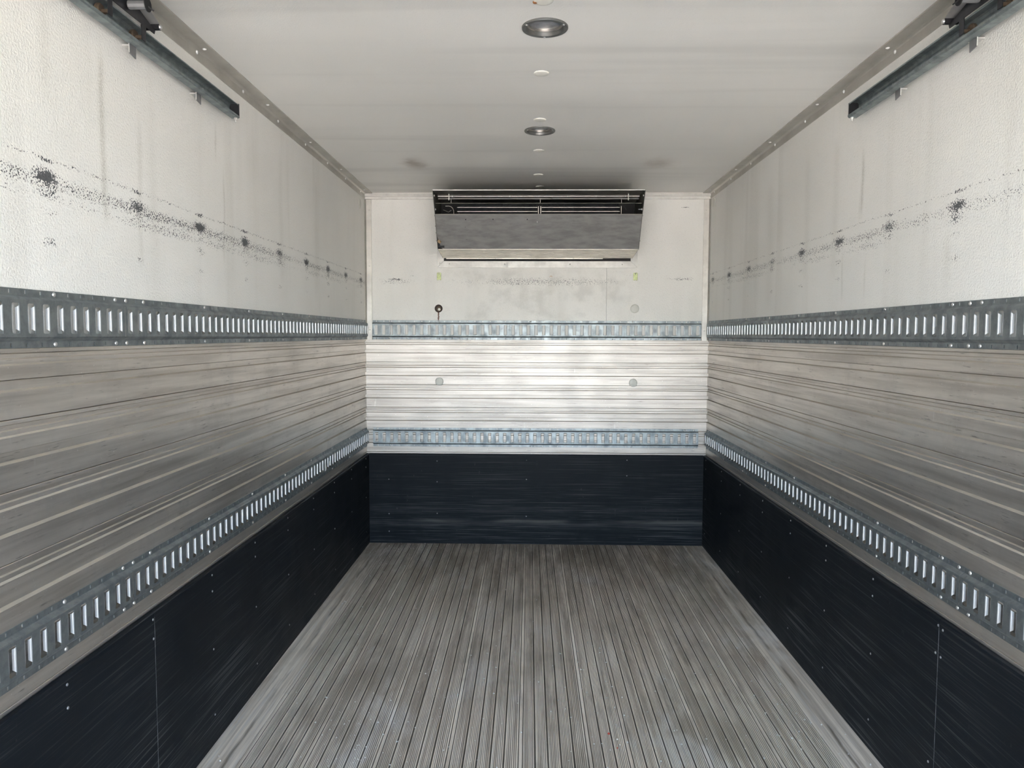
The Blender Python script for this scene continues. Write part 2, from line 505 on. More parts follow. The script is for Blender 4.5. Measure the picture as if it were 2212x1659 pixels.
def recenter(o, loc):
    """move a top-level mesh's origin to loc without moving the mesh"""
    loc = Vector(loc)
    o.data.transform(Matrix.Translation(-loc)); o.location = loc
    return o

FL = lambda u, v, w: (L + w, u, v)      # left wall: u along y, w out of the wall
FR = lambda u, v, w: (R - w, u, v)
FF = lambda u, v, w: (u, D - w, v)      # front wall: u along x

# shared rivet meshes, dome towards +Z
def dome_mesh(name, r, h, mat, n=10, base=0.0):
    b = MB(); prof = [(r, 0)] + ([(r, base)] if base else [])
    for k in range(1, 4):
        t = k/3*math.pi/2
        prof.append((r*math.cos(t), base + h*math.sin(t)))
    b.lathe(prof, (0, 0, 0), (0, 0, 1), n)
    me = bpy.data.meshes.new(name); me.from_pydata(b.v, [], b.f); me.update()
    me.polygons.foreach_set('use_smooth', [True]*len(me.polygons))
    me.materials.append(mat)
    return me
RIVET = dome_mesh('rivet', 0.0058, 0.0035, MAT['rivet'])
RIVET_W = dome_mesh('bright_rivet', 0.0066, 0.004, MAT['rivw'])
RIVET_S = dome_mesh('small_rivet', 0.0045, 0.0022, MAT['ltrim'])
SCREW_K = dome_mesh('kick_screw', 0.0040, 0.0025, MAT['tab'])
SCREW = dome_mesh('screw', 0.0042, 0.0025, MAT['rivet'])
BOLT = dome_mesh('bolt', 0.0065, 0.003, MAT['rivet'], 6, 0.003)
BOLT_D = dome_mesh('dark_bolt', 0.006, 0.003, MAT['dark'], 6, 0.004)
def place(name, me, pos, normal, parent):
    o = bpy.data.objects.new(name, me)
    o.location = Vector(pos) - wloc(parent)
    o.rotation_euler = Vector(normal).to_track_quat('Z', 'Y').to_euler()
    return link(o, parent)

# ================================================================== STRUCTURE
# yard outside the open rear door
struct(MB().box(-40, 40, -60, 40, -1.25, -1.15).obj('ground', MAT['yard']))

# ---- walls: insulated core with a fibreglass skin above the planks
SK = 1.386
wall_left = struct(MB().box(L - 0.08, L - 0.02, Y0, D + 0.08, -0.12, H + 0.08).box(L - 0.02, L, Y0, D, SK, H + 0.02).obj('wall_left', MAT['wl']))
wall_right = struct(MB().box(R + 0.02, R + 0.08, Y0, D + 0.08, -0.12, H + 0.08).box(R, R + 0.02, Y0, D, SK, H + 0.02).obj('wall_right', MAT['wr']))
SEAM = 0.4627
wall_front = struct(MB().box(L - 0.02, R + 0.02, D + 0.02, D + 0.08, -0.12, H + 0.08)
                    .box(L, SEAM - 0.0007, D, D + 0.02, SK, H + 0.02).box(SEAM + 0.0007, R, D, D + 0.02, SK, H + 0.02).obj('wall_front', MAT['wf']))

# ---- aluminium scuff planks
PZ = [1.3744, 1.2234, 1.0724, 0.9213, 0.7703, 0.6193]
def plank_profile(z0, z1, dp=0.0065):
    g = dp + 0.008
    p = [(-0.018, z0), (-0.018, z0 - 0.0010), (-0.0008, z0 - 0.0012), (0.0, z0 - 0.0020),
         (0.0, z0 - 0.0100), (-g, z0 - 0.0101), (-g, z0 - 0.0124), (-dp, z0 - 0.0125), (-dp, z0 - 0.0215), (-dp*0.55, z0 - 0.0240), (-dp*0.55, z0 - 0.0335), (0.0, z0 - 0.0372),
         (0.0, z0 - 0.0665), (-g, z0 - 0.0666), (-g, z0 - 0.0690), (-dp, z0 - 0.0691), (-dp, z0 - 0.0885), (0.0, z0 - 0.0925),
         (0.0, z1 + 0.0012), (-0.0012, z1 + 0.0008), (-0.018, z1 + 0.0008)]
    return p
for wall, fr, u0, u1, mt, dp in ((wall_left, FL, Y0, D + 0.01, 'aluy', 0.0100), (wall_right, FR, Y0, D + 0.01, 'aluy', 0.0100), (wall_front, FF, L - 0.01, R + 0.01, 'alux', 0.009)):
    for i, z0 in enumerate(PZ):
        z1 = PZ[i + 1] if i + 1 < len(PZ) else 0.4683
        extrude('scuff_plank', plank_profile(z0, z1, dp), fr, u0, u1, MAT[mt], wall)

# ---- ceiling: gently bowed between the roof bows, with two round lamp openings
LAMPS = [(-0.0018, 2.371), (-0.0017, 3.5367)]
def sag(x, y):
    ph = (y - 2.78)/0.585*2*math.pi
    edge = max(0.0, 1 - (abs(x)/1.135)**4)
    return 0.0022*math.cos(ph)*edge*(0.4 + 0.6*min(1, max(0, (y - 1.2)/2.2)))
S_ = 0.085
xs = sorted(set([L - 0.02 + i*(R - L + 0.04)/16 for i in range(17) if abs(L - 0.02 + i*(R - L + 0.04)/16) > 0.12] + [LAMPS[0][0] - S_, LAMPS[0][0] + S_]))
ys = [Y0 + i*0.06 for i in range(int((D - Y0)/0.06) + 1)] + [D + 0.02]
for (lx, ly) in LAMPS:
    ys = [q for q in ys if abs(q - ly) > S_ + 0.01] + [ly - S_, ly + S_]
ys = sorted(ys)
cb = MB()
nx = len(xs)
cv = [(x, y, H + sag(x, y)) for y in ys for x in xs]; cf = []
for j in range(len(ys) - 1):
    for i in range(nx - 1):
        cx_, cy_ = (xs[i] + xs[i + 1])/2, (ys[j] + ys[j + 1])/2
        if any(abs(cx_ - lx) < 0.03 and abs(cy_ - ly) < 0.03 for lx, ly in LAMPS): continue
        cf.append((j*nx + i, j*nx + i + 1, (j + 1)*nx + i + 1, (j + 1)*nx + i))
cb.add(cv, cf)
for (lx, ly) in LAMPS:
    n = 32; ring, sq = [], []
    def crn(x, y): return H + sag(x, y)
    x0, x1, y0, y1 = LAMPS[0][0] - S_, LAMPS[0][0] + S_, ly - S_, ly + S_
    for i in range(n):
        t = 2*math.pi*i/n; c_, s_ = math.cos(t), math.sin(t); k = S_/max(abs(c_), abs(s_))
        px, py = lx + c_*k, ly + s_*k
        a = min(1, max(0, (px - x0)/(x1 - x0))); b = min(1, max(0, (py - y0)/(y1 - y0)))
        pz = (crn(x0, y0)*(1 - a) + crn(x1, y0)*a)*(1 - b) + (crn(x0, y1)*(1 - a) + crn(x1, y1)*a)*b
        sq.append((px, py, pz)); ring.append((lx + c_*0.060, ly + s_*0.060, H + sag(lx + c_*0.06, ly + s_*0.06)))
    cb.add(sq + ring, [(i, (i + 1) % n, n + (i + 1) % n, n + i) for i in range(n)])
cb.box(L - 0.08, R + 0.08, Y0, D + 0.08, H + 0.05, H + 0.10)
ceiling = struct(cb.obj('ceiling', MAT['ceil'], smooth=False))

# ---- floor: base slab, flat borders, ribbed planks
floor = struct(MB().box(L - 0.02, R + 0.02, Y0, D + 0.02, -0.12, -0.012).obj('floor', MAT['floorflat']))
FXL, FXR = -0.9941, 0.9885
MB().box(L, FXL - 0.001, Y0, D, -0.012, -0.0005).obj('floor_border', MAT['floorflat'], floor, bevel=0.001)
MB().box(FXR + 0.001, R, Y0, D, -0.012, -0.0005).obj('floor_border', MAT['floorflat'], floor, bevel=0.001)
edges = [FXL, -0.786, -0.55, -0.3138, -0.0746, 0.1583, 0.293, 0.5511, 0.787, FXR]
def floor_profile(a, b):
    """top profile of one extruded plank: flat joint strip, then 42 mm fields of fine ribs split by deep grooves"""
    p = [(a, -0.012), (a + 0.0008, -0.0012), (a + 0.0018, -0.0006)]
    fl = 0.012
    p += [(a + fl, -0.0006), (a + fl + 0.0006, -0.006), (a + fl + 0.0026, -0.006)]
    x = a + fl + 0.0030
    rest = b - 0.0012 - x
    nf = max(1, round(rest/0.042)); wf = rest/nf
    for k in range(nf):
        g = 0.0046 if k < nf - 1 else 0.0
        wr = (wf - g)/7
        for i in range(7):
            x0 = x + k*wf + i*wr
            jit = random.uniform(-0.0004, 0.0002)
            wide = 0.72 if i in (0, 6) else 0.55
            p += [(x0 + wr*0.06, min(-0.0, jit)), (x0 + wr*wide, min(-0.0, jit)), (x0 + wr*(wide + 0.10), -0.0021), (x0 + wr*0.95, -0.0021)]
        if g:
            xe = x + k*wf + 7*wr
            p += [(xe + 0.0003, 0.0), (xe + 0.0012, -0.0068), (xe + g - 0.0008, -0.0068)]
    p += [(b - 0.0008, -0.001), (b - 0.0002, -0.012)]
    return p
for a, b in zip(edges[:-1], edges[1:]):
    pr = floor_profile(a, b)
    n = len(pr)
    vv = [(x, Y0, z) for x, z in pr] + [(x, D, z) for x, z in pr]
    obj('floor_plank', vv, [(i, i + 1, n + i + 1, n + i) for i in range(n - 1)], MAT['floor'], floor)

# ---- black kick panels along the foot of the walls
def baseboard(name, panels, fr, mt, screws):
    r = bpy.data.objects.new(name, None); r.empty_display_size = 0.05; link(r); struct(r)
    for (u0, u1) in panels:
        pr = [(0.0, KICK), (KT - 0.004, KICK - 0.0005), (KT - 0.001, KICK - 0.004), (KT, KICK - 0.012), (KT, 0.0)]
        b = MB(); n = len(pr)
        vv = [fr(u, v, w) for u in (u0, u1) for (w, v) in pr]
        ff = [(i, i + 1, n + i + 1, n + i) for i in range(n - 1)]
        c0 = len(vv); vv += [fr(u, 0.0, 0.0) for u in (u0, u1)]
        ff += [tuple(range(n)) + (c0,), tuple(range(n, 2*n)) + (c0 + 1,)]
        obj('kick_panel', vv, ff, MAT[mt], r)
    for (u, v) in screws:
        nrm = Vector(fr(u, v, 1)) - Vector(fr(u, v, 0))
        place('screw', SCREW_K, fr(u, v, KT), nrm, r)
    for (a, b) in zip(panels[:-1], panels[1:]):
        c_ = (a[1] + b[0])/2
        vv = [fr(c_ + du, z, w) for du in (-0.0009, 0.0009) for z in (0.002, KICK - 0.016) for w in (KT - 0.004, KT + 0.0005)]
        obj('seam_bead', vv, [(0, 1, 3, 2), (4, 6, 7, 5), (0, 4, 5, 1), (2, 3, 7, 6), (0, 2, 6, 4), (1, 5, 7, 3)], MAT['bead'], r)
    return r
ycols = [1.698 + 0.405*k for k in range(9)]
sl = [(y, z) for y in ycols for z in (0.588, 0.532)] + [(y, z) for y in ycols[2:] for z in (0.33, 0.10)] + [(2.105, 0.14)]
sr = [(2.131, 0.588), (2.107, 0.583), (2.140, 0.505), (2.113, 0.503), (2.156, 0.174), (2.10, 0.18)] + [(2.54 + 0.405*k, z) for k in range(7) for z in (0.588, 0.53, 0.33, 0.10)]
baseboard('baseboard_left', [(Y0, 2.1110), (2.1122, D - 0.003)], FL, 'kicky', sl)
baseboard('baseboard_right', [(Y0, 2.1262), (2.1274, D - 0.003)], FR, 'kicky', sr)
xl = L + KT + 0.001; xr = R - KT - 0.001
sf = [(x, z) for x, zz in ((-0.985, (0.435, 0.20, 0.08)), (-0.66, (0.56, 0.42, 0.205)), (-0.06, (0.57, 0.44, 0.19)), (0.61, (0.575, 0.47))) for z in zz]
baseboard('baseboard_front', [(xl, xr)], FF, 'kickx', sf)

# ---- aluminium trims
def riveted(name, mb, mat, rivets, me=None):
    o = struct(mb.obj(name, mat))
    for p, nrm in rivets:
        place('rivet', me or RIVET, p, nrm, o)
    return o
def cove(sign):
    """angle trim in the corner between side wall and ceiling"""
    W_ = L if sign < 0 else R
    s = -sign
    prof = [(0.0, 2.2975), (0.0022, 2.2972), (0.0024, H - 0.0125), (0.0045, H - 0.0085), (0.0085, H - 0.0058), (0.0125, H - 0.0046), (0.0500, H - 0.0042), (0.0502, H + 0.001), (0.0, H + 0.002)]
    b = MB().prism([(W_ + s*w, z) for w, z in prof], 1, Y0, D)
    return b
cy = [2.5197 + 0.6*k for k in range(-3, 5)]
wy = [2.5144 + 0.4005*k for k in range(-4, 7)]
riveted('trim_1', cove(-1), MAT['trim'], [((L + 0.0255, y, H - 0.0044), (0, 0, -1)) for y in cy] + [((L + 0.0024, y, 2.3215), (1, 0, 0)) for y in wy], RIVET_W)
riveted('trim_2', cove(1), MAT['trim'], [((R - 0.029, y + 0.02, H - 0.0044), (0, 0, -1)) for y in cy] + [((R - 0.0024, y + 0.03, 2.3225), (-1, 0, 0)) for y in wy], RIVET_W)
# front ceiling trim: stepped strip
tf = MB().prism([(D, 2.3325), (D - 0.0120, 2.3315), (D - 0.0130, 2.3145), (D - 0.0120, 2.3125), (D, 2.3125)], 0, L + 0.003, R - 0.003)
tf.prism([(D, 2.3085), (D - 0.006, 2.308), (D - 0.006, 2.2965), (D, 2.294)], 0, L + 0.003, R - 0.003)
riveted('trim_3', tf, MAT['ltrim'], [((x, D - 0.0112, 2.322), (0, -1, 0)) for x in (-0.987, -0.78, 0.80, 0.986)], RIVET_S)
# upright corner trims of the front wall
def upright(sign):
    W_ = L if sign < 0 else R; s = -sign
    pr = [(0.0, 0.0), (0.0, 0.016), (0.0045, 0.018), (0.007, 0.010), (0.0095, 0.0045), (0.0425, 0.0035), (0.0435, 0.0)]
    return MB().prism([(W_ + s*w, D - d) for w, d in pr], 2, 1.3725, 2.2935)
riveted('trim_4', upright(-1), MAT['utrim'], [((L + 0.028, D - 0.0045, z), (0, -1, 0)) for z in (2.226, 1.8575, 1.790, 1.437)], RIVET_S)
riveted('trim_5', upright(1), MAT['utrim'], [((R - 0.028, D - 0.0045, z), (0, -1, 0)) for z in (2.225, 1.835, 1.437)], RIVET_S)
# mitred frame round the outlet below the cooling unit: three strips
ox0, ox1, oz = -0.655, 0.6625, 1.8500
ix0, ix1, iz = -0.612, 0.6180, 1.8915
FT = 0.006
fr_b = MB().prism([(ox0, oz), (ox1, oz), (ix1, iz), (ix0, iz)], 1, D - FT, D)
riveted('trim_6', fr_b, MAT['ftrim'], [((x, D - FT, 1.872), (0, -1, 0)) for x in (-0.575, -0.21, 0.22, 0.563)], RIVET_S)
riveted('trim_7', MB().prism([(ox0, oz + 0.0012), (ix0 - 0.0004, iz + 0.0006), (ix0 - 0.0004, 2.05), (ox0, 2.05)], 1, D - FT, D), MAT['ftrim'], [((-0.640, D - FT, 1.876), (0, -1, 0))], RIVET_S)
riveted('trim_8', MB().prism([(ox1, oz + 0.0012), (ox1, 2.05), (ix1 + 0.0004, 2.05), (ix1 + 0.0004, iz + 0.0006)], 1, D - FT, D), MAT['ftrim'], [((0.632, D - FT, 1.915), (0, -1, 0))], RIVET_S)

# ================================================================== CARGO RAILS
PITCH_ = 0.0508
def rail_mesh(n, pitch, fr):
    """slotted hat-section rail, n cells long; u from 0"""
    vs_, fs, lv_, lf = [], [], [], []
    TOP = 0.0639
    W0, W1 = 0.0022, 0.0145
    hu, hv = 0.0096, 0.0325           # slot half size
    bu = hu + 0.0022                   # rolled rim
    su, fu0 = 0.0021, 0.0
    uu = [0.0, pitch/2 - bu, pitch/2 - hu, pitch/2 + hu, pitch/2 + bu, pitch]
    for k in range(n):
        u0 = k*pitch
        def q(*pts):
            b = len(vs_)
            for (u, v, w) in pts: vs_.append(fr(u0 + u, v, w))
            fs.append(tuple(range(b, b + len(pts))))
        def ql(*pts):
            b = len(lv_)
            for (u, v, w) in pts: lv_.append(fr(u0 + u, v, w))
            lf.append(tuple(range(b, b + len(pts))))
        c = pitch/2
        for s in (1, -1):
            fl0, fl1 = 0.0492, TOP
            # flange with one small punched slit
            hu2, hv2, vc = 0.0024, 0.0040, 0.0570
            q((0, s*fl0, W0), (c - hu2, s*fl0, W0), (c - hu2, s*fl1, W0), (0, s*fl1, W0))
            q((c + hu2, s*fl0, W0), (pitch, s*fl0, W0), (pitch, s*fl1, W0), (c + hu2, s*fl1, W0))
            q((c - hu2, s*fl0, W0), (c + hu2, s*fl0, W0), (c + hu2, s*(vc - hv2), W0), (c - hu2, s*(vc - hv2), W0))
            q((c - hu2, s*(vc + hv2), W0), (c + hu2, s*(vc + hv2), W0), (c + hu2, s*fl1, W0), (c - hu2, s*fl1, W0))
            q((c + hu2, s*(vc - hv2), W0), (c + hu2, s*(vc + hv2), W0), (c + hu2, s*(vc + hv2), 0.0), (c + hu2, s*(vc - hv2), 0.0))
            q((0, s*fl1, W0), (pitch, s*fl1, W0), (pitch, s*fl1, 0), (0, s*fl1, 0))
            # slope up to the web
            q((0, s*fl0, W0), (pitch, s*fl0, W0), (pitch, s*0.0475, 0.0035), (0, s*0.0475, 0.0035))
            q((0, s*0.0475, 0.0035), (pitch, s*0.0475, 0.0035), (pitch, s*0.0425, W1 - 0.0012), (0, s*0.0425, W1 - 0.0012))
            q((0, s*0.0425, W1 - 0.0012), (pitch, s*0.0425, W1 - 0.0012), (pitch, s*0.0395, W1), (0, s*0.0395, W1))
            # web above / below the slot
            q((0, s*0.0395, W1), (pitch, s*0.0395, W1), (pitch, s*hv, W1), (0, s*hv, W1))
        # web between slots
        q((0, -hv, W1), (c - bu, -hv, W1), (c - bu, hv, W1), (0, hv, W1))
        q((c + bu, -hv, W1), (pitch, -hv, W1), (pitch, hv, W1), (c + bu, hv, W1))
        # ears at slot ends, dog-bone shape, and the lips rolled inwards along the long edges
        lv = 0.0245
        for s in (1, -1):
            q((c + s*bu, lv, W1), (c + s*hu, hv - 0.002, W1 - 0.001), (c + s*(hu - 0.0015), hv, W1), (c + s*bu, hv, W1))
            q((c + s*bu, -lv, W1), (c + s*hu, -hv + 0.002, W1 - 0.001), (c + s*(hu - 0.0015), -hv, W1), (c + s*bu, -hv, W1))
            prof = [(bu, W1), (hu, W1 - 0.0009), (hu - 0.0005, W1 - 0.0030), (hu - 0.0009, W1 - 0.0075)]
            lvs = [0.0272, 0.0262, 0.0245, 0.0225]
            for i in range(3):
                (a, wa), (b, wb) = prof[i], prof[i + 1]
                ql((c + s*a, -lvs[i], wa), (c + s*a, lvs[i], wa), (c + s*b, lvs[i + 1], wb), (c + s*b, -lvs[i + 1], wb))
    for s, e in ((0.0, 0), (n*pitch, 1)):
        b = len(vs_)
        for (v, w) in ((TOP, 0), (TOP, W0), (0.0492, W0), (0.0475, 0.0035), (0.0425, W1 - 0.0012), (0.0395, W1), (0.0395, 0.0)):
            vs_.append(fr(s, v, w)); 
        fs.append(tuple(range(b, b + 7)))
        b = len(vs_)
        for (v, w) in ((TOP, 0), (TOP, W0), (0.0492, W0), (0.0475, 0.0035), (0.0425, W1 - 0.0012), (0.0395, W1), (0.0395, 0.0)):
            vs_.append(fr(s, -v, w))
        fs.append(tuple(range(b, b + 7)))
    return vs_, fs, lv_, lf

def rail(label, wall, n, pitch, start, z, rivets):
    if wall == 'left': loc = Vector((L, start, z)); fr = lambda u, v, w: (w, u, v); nrm = (1, 0, 0)
    elif wall == 'right': loc = Vector((R, start, z)); fr = lambda u, v, w: (-w, u, v); nrm = (-1, 0, 0)
    else: loc = Vector((start, D, z)); fr = lambda u, v, w: (u, -w, v); nrm = (0, -1, 0)
    t = thing('cargo_rail', label, 'cargo rail', loc, 'slotted steel cargo rails')
    vv, ff, lv_, lf = rail_mesh(n, pitch, fr)
    ch = obj('slotted_channel', vv, ff, MAT['galv'], t, world=False)
    lp = obj('rolled_slot_edges', lv_, lf, MAT['lip'], ch, world=False)  # slot lips, their sky reflection painted in as a lighter metal
    lp['kind'] = 'stuff'; lp['label'] = 'rolled slot edges with sky glint in their colour'
    for u in rivets:
        for s in (1, -1):
            p = Vector(fr(u - start, s*0.0566, 0.0022)) + loc
            place('rivet', RIVET, p, nrm, t)
    return t
JL, JR = 2.0055, 2.0405
def rv(a, b, first, ends):
    r = []
    y = first
    while y > a: y -= 0.4035
    while y < b - 0.02:
        if y > a + 0.02: r.append(y)
        y += 0.4035
    return r + ends
NB = 50
for wall, J, f0, side in (('left', JL, 1.722, 'left-hand'), ('right', JR, 1.747, 'right-hand')):
    for z, lev in ((ZU, 'upper'), (ZL, 'lower')):
        low = 'below the white panel' if lev == 'upper' else 'just above the black kick panel'
        nf = 60 if wall == 'left' else 59
        rail('long %s slotted steel rail on the %s wall facing the cooling unit, front section' % (lev, side), wall, nf, PITCH_ - 0.0001, J, z,
             rv(J, J + nf*PITCH_, f0, [J + 0.0254]))
        rail('%s slotted steel rail on the %s wall facing the cooling unit, section at the door' % (lev, side), wall, NB, PITCH_, J - 0.0012 - NB*PITCH_, z,
             rv(J - NB*PITCH_, J, f0, [J - 0.0266]))
fxr = [-0.976, -0.643, -0.036, 0.637, 0.990]
rail('slotted steel rail across the front wall below the white panel', 'front', 43, 0.05063, -1.0892, ZU, fxr)
rail('slotted steel rail across the front wall just above the black kick panel', 'front', 43, 0.0505, -1.0905, ZL, fxr + [1.05, -1.06])

# ================================================================== COOLING UNIT
ux0, ux1 = -0.610, 0.620
A, B, C_, E_ = (4.470, 2.245), (4.575, 2.125), (4.715, 1.933), (4.990, 1.907)
cu = thing('cooling_unit', 'wide grey metal evaporator cooling unit hung high on the front wall', 'cooling unit', (0.005, D, 2.05))
side = [A, B, C_, E_, (D, 1.912), (D, A[1] + 0.002)]
for x0, x1 in ((ux0 - 0.003, ux0), (ux1, ux1 + 0.003)):
    MB().prism(side, 0, x0, x1).obj('side_panel', MAT['unitside'], cu)
# bright folded rim along the outside edge of each side
for x, s in ((ux0, -1), (ux1, 1)):
    b = MB()
    for (p, q) in ((A, B), (B, C_)):
        b.prism([(p[0] - 0.002, p[1]), (q[0] - 0.002, q[1]), (q[0] + 0.010, q[1]), (p[0] + 0.010, p[1])], 0, x + s*0.003, x + s*0.0045)
    b.obj('side_rim', MAT['ltrim'], cu)
MB().box(ux0, ux1, A[0], D, A[1], A[1] + 0.002).obj('top_panel', MAT['unitside'], cu)
MB().prism([(A[0] - 0.001, A[1] + 0.003), (A[0] + 0.0015, A[1] + 0.003), (A[0] + 0.0015, A[1] - 0.002), (A[0] - 0.001, A[1] - 0.002)], 0, ux0, ux1).obj('top_front_edge', MAT['ltrim'], cu)
MB().box(ux0, ux1, 4.90, 4.905, 1.93, A[1]).obj('back_baffle', MAT['black'], cu)
MB().box(ux0, ux1, 4.63, 4.90, 2.075, 2.080).obj('inner_shelf', MAT['black'], cu)
# folded silver rail with screws behind the top edge
sr_ = MB().prism([(4.585, 2.243), (4.588, 2.240), (4.600, 2.236), (4.602, 2.231), (4.622, 2.227), (4.626, 2.220), (4.640, 2.218), (4.640, 2.243)], 0, ux0 + 0.012, ux1 - 0.012)
sr_.obj('screw_rail', MAT['silver'], cu)
for k in range(7):
    place('screw', BOLT_D if False else SCREW, (ux0 + 0.10 + k*0.172, 4.601, 2.2325), (0, -1, 0), cu)
for x in (ux0 + 0.082, ux1 - 0.082):
    MB().box(x - 0.0025, x + 0.0025, 4.575, 4.577, 2.205, 2.244).obj('hanger_strap', MAT['trim'], cu)
MB().tube((ux0, 4.60, 2.192), (ux1, 4.60, 2.192), 0.0022, 8).obj('cross_bar', MAT['unitside'], cu)
# coil: fins between two end plates, bright frame edges
for z in (2.1745, 2.150):
    for xa, xb in ((ux0 + 0.125, 0.000), (0.026, ux1 - 0.125)):
        MB().box(xa, xb, 4.640, 4.643, z - 0.0015, z + 0.0015).obj('coil_frame_edge', MAT['silver'], cu)
cf_ = MB()
x = ux0 + 0.13
while x < ux1 - 0.13:
    if not (-0.002 < x < 0.028): cf_.box(x, x + 0.0012, 4.645, 4.70, 2.085, 2.2)
    x += 0.0045
fo = cf_.obj('coil_fins', MAT['fin'], cu); fo['kind'] = 'stuff'
MB().box(ux0 + 0.128, ux1 - 0.128, 4.70, 4.704, 2.08, 2.205).obj('coil_backing', MAT['black'], cu)
for x in (0.004, 0.018):
    MB().box(x, x + 0.004, 4.628, 4.632, 2.135, 2.178).obj('coil_bracket', MAT['silver'], cu)
for x in (ux0 + 0.09, 0.016, ux1 - 0.118):
    MB().box(x, x + 0.002, 4.62, 4.622, 2.195, 2.222).obj('thin_post', MAT['silver'], cu)
MB().box(ux1 - 0.118, ux1 - 0.115, 4.63, 4.634, 2.13, 2.18).obj('thin_post', MAT['silver'], cu)
# hose loop and strut at the left end
pp = [(ux0 + 0.055, 4.63, 2.180), (ux0 + 0.075, 4.63, 2.1805), (ux0 + 0.090, 4.63, 2.176), (ux0 + 0.100, 4.63, 2.166), (ux0 + 0.105, 4.63, 2.152), (ux0 + 0.106, 4.63, 2.120)]
MB().path(pp, 0.0022).obj('tube_bend', MAT['silver'], cu)
MB().tube((ux0 + 0.043, 4.62, 2.156), (ux0 + 0.075, 4.62, 2.143), 0.0016, 8).tube((ux0 + 0.075, 4.62, 2.143), (ux0 + 0.092, 4.62, 2.154), 0.0016, 8).obj('wire_clip', MAT['silver'], cu)
MB().tube((ux1 - 0.10, 4.63, 2.178), (ux1 - 0.086, 4.63, 2.158), 0.0012, 6).obj('wire_clip', MAT['fin'], cu)
for x, s in ((ux0, 1), (ux1, -1)):
    for (y, z) in ((4.515, 2.222), (4.572, 2.152)):
        place('bolt', BOLT, (x, y, z), (s, 0, 0), cu)
MB().tube((ux1, 4.575, 2.152), (ux1 - 0.022, 4.575, 2.152), 0.0022, 8).obj('bolt_shank', MAT['rivet'], cu)
for x, s in ((ux0 - 0.003, -1), (ux1 + 0.003, 1)):
    for t in (0.04, 0.33, 0.52, 0.75):
        if s > 0 and t in (0.33, 0.52): continue
        y = B[0] + (C_[0] - B[0])*t + 0.012; z = B[1] + (C_[1] - B[1])*t
        place('bolt', BOLT_D, (x - s*0.002, y, z), (s, 0, 0), cu)
# front panel B-C with folded top edge, drilled holes, torn corner
def onp(x, t, off=0.0):
    d = Vector((0, C_[0] - B[0], C_[1] - B[1])); n = Vector((0, d.z, -d.y)).normalized()
    if n.y > 0: n = -n
    p = Vector((x, B[0], B[1])) + d*t + n*off
    return (p.x, p.y, p.z)
holes = [(-0.4298 + 0.0, 0.155, 0.0036), (-0.2658, 0.150, 0.0034), (-0.0606, 0.150, 0.0034), (-0.434, 0.37, 0.0018), (-0.4298, 0.72, 0.0018)]
bm = bmesh.new()
outl = [(ux0, 0), (ux1, 0), (ux1, 1.0), (ux0 + 0.032, 1.0), (ux0 + 0.020, 0.965), (ux0 + 0.016, 0.90), (ux0 + 0.027, 0.885), (ux0 + 0.022, 0.845), (ux0 + 0.028, 0.80), (ux0 + 0.036, 0.755), (ux0 + 0.022, 0.765), (ux0 + 0.010, 0.735), (ux0 + 0.003, 0.66), (ux0, 0.62)]
f_ = bm.faces.new([bm.verts.new(Vector(onp(x, t)) - cu.location) for x, t in outl])
bmesh.ops.triangulate(bm, faces=[f_])
me = bpy.data.meshes.new('front_panel'); bm.to_mesh(me); bm.free(); me.materials.append(MAT['unit'])
fp = link(bpy.data.objects.new('front_panel', me), cu)
sm = fp.modifiers.new('sheet', 'SOLIDIFY'); sm.thickness = 0.0015; sm.offset = 0
MB().add([onp(ux0, 0, 0.0), onp(ux1, 0, 0.0), onp(ux1, 0.004, 0.003), onp(ux0, 0.004, 0.003), onp(ux0, 0.018, 0.003), onp(ux1, 0.018, 0.003), onp(ux1, 0.022, 0.0006), onp(ux0, 0.022, 0.0006)],
         [(0, 1, 2, 3), (3, 2, 5, 4), (4, 5, 6, 7)]).obj('folded_top_edge', MAT['trim'], cu)
nrm = Vector(onp(0, 0, 1)) - Vector(onp(0, 0, 0))
hb = {}
for (x, t, r) in holes:
    if r not in hb: 
        hb[r] = dome_mesh('hole_plug', r, 0.0003, MAT['black'])
    place('hole', hb[r], onp(x, t, 0.0009), nrm, cu)
place('panel_screw', BOLT, onp(0.0004, 0.222, 0.001), nrm, cu)
MB().box(ux0 + 0.003, ux0 + 0.04, 4.70, 4.704, 1.94, 2.02).obj('dark_backing', MAT['black'], cu)
fob = MB()
rnd = random.Random(3)
fob.lathe([(0.0, 0.012), (0.007, 0.010), (0.011, 0.003), (0.010, -0.004), (0.004, -0.010)], (ux0 + 0.012, 4.672, 1.972), (0.1, -1, 0.1), 9)
fob.v = [(a + rnd.uniform(-0.002, 0.002), b_ + rnd.uniform(-0.002, 0.002), c + rnd.uniform(-0.003, 0.003)) for a, b_, c in fob.v]
fob.obj('foam_tuft', paint('tan_foam', (0.50, 0.36, 0.22), 0.8), cu)
# bottom tray panel C-E
MB().prism([C_, (C_[0] + 0.0005, C_[1] - 0.002), (E_[0], E_[1] - 0.002), E_], 0, ux0, ux1).obj('bottom_tray', MAT['unitlip'], cu)
MB().prism([(E_[0] - 0.002, E_[1] + 0.004), (E_[0] - 0.002, E_[1] - 0.0075), (E_[0], E_[1] - 0.0075), (E_[0], E_[1] + 0.004)], 0, ux0 + 0.02, ux1 - 0.19).obj('outlet_lip', MAT['trim'], cu)
for k in range(8):
    place('screw', SCREW, (ux0 + 0.10 + k*0.125, E_[0] - 0.002, E_[1] - 0.003), (0, -1, 0), cu)
MB().box(ix0, ix1, D - 0.003, D - 0.001, 1.8920, 2.2).obj('outlet_back', MAT['black'], cu)
cl_ = MB()
pts = [(ux0 + 0.09 + i*0.0125, 5.030, 1.8985 - 0.003*math.sin(i/70*math.pi)) for i in range(71)]
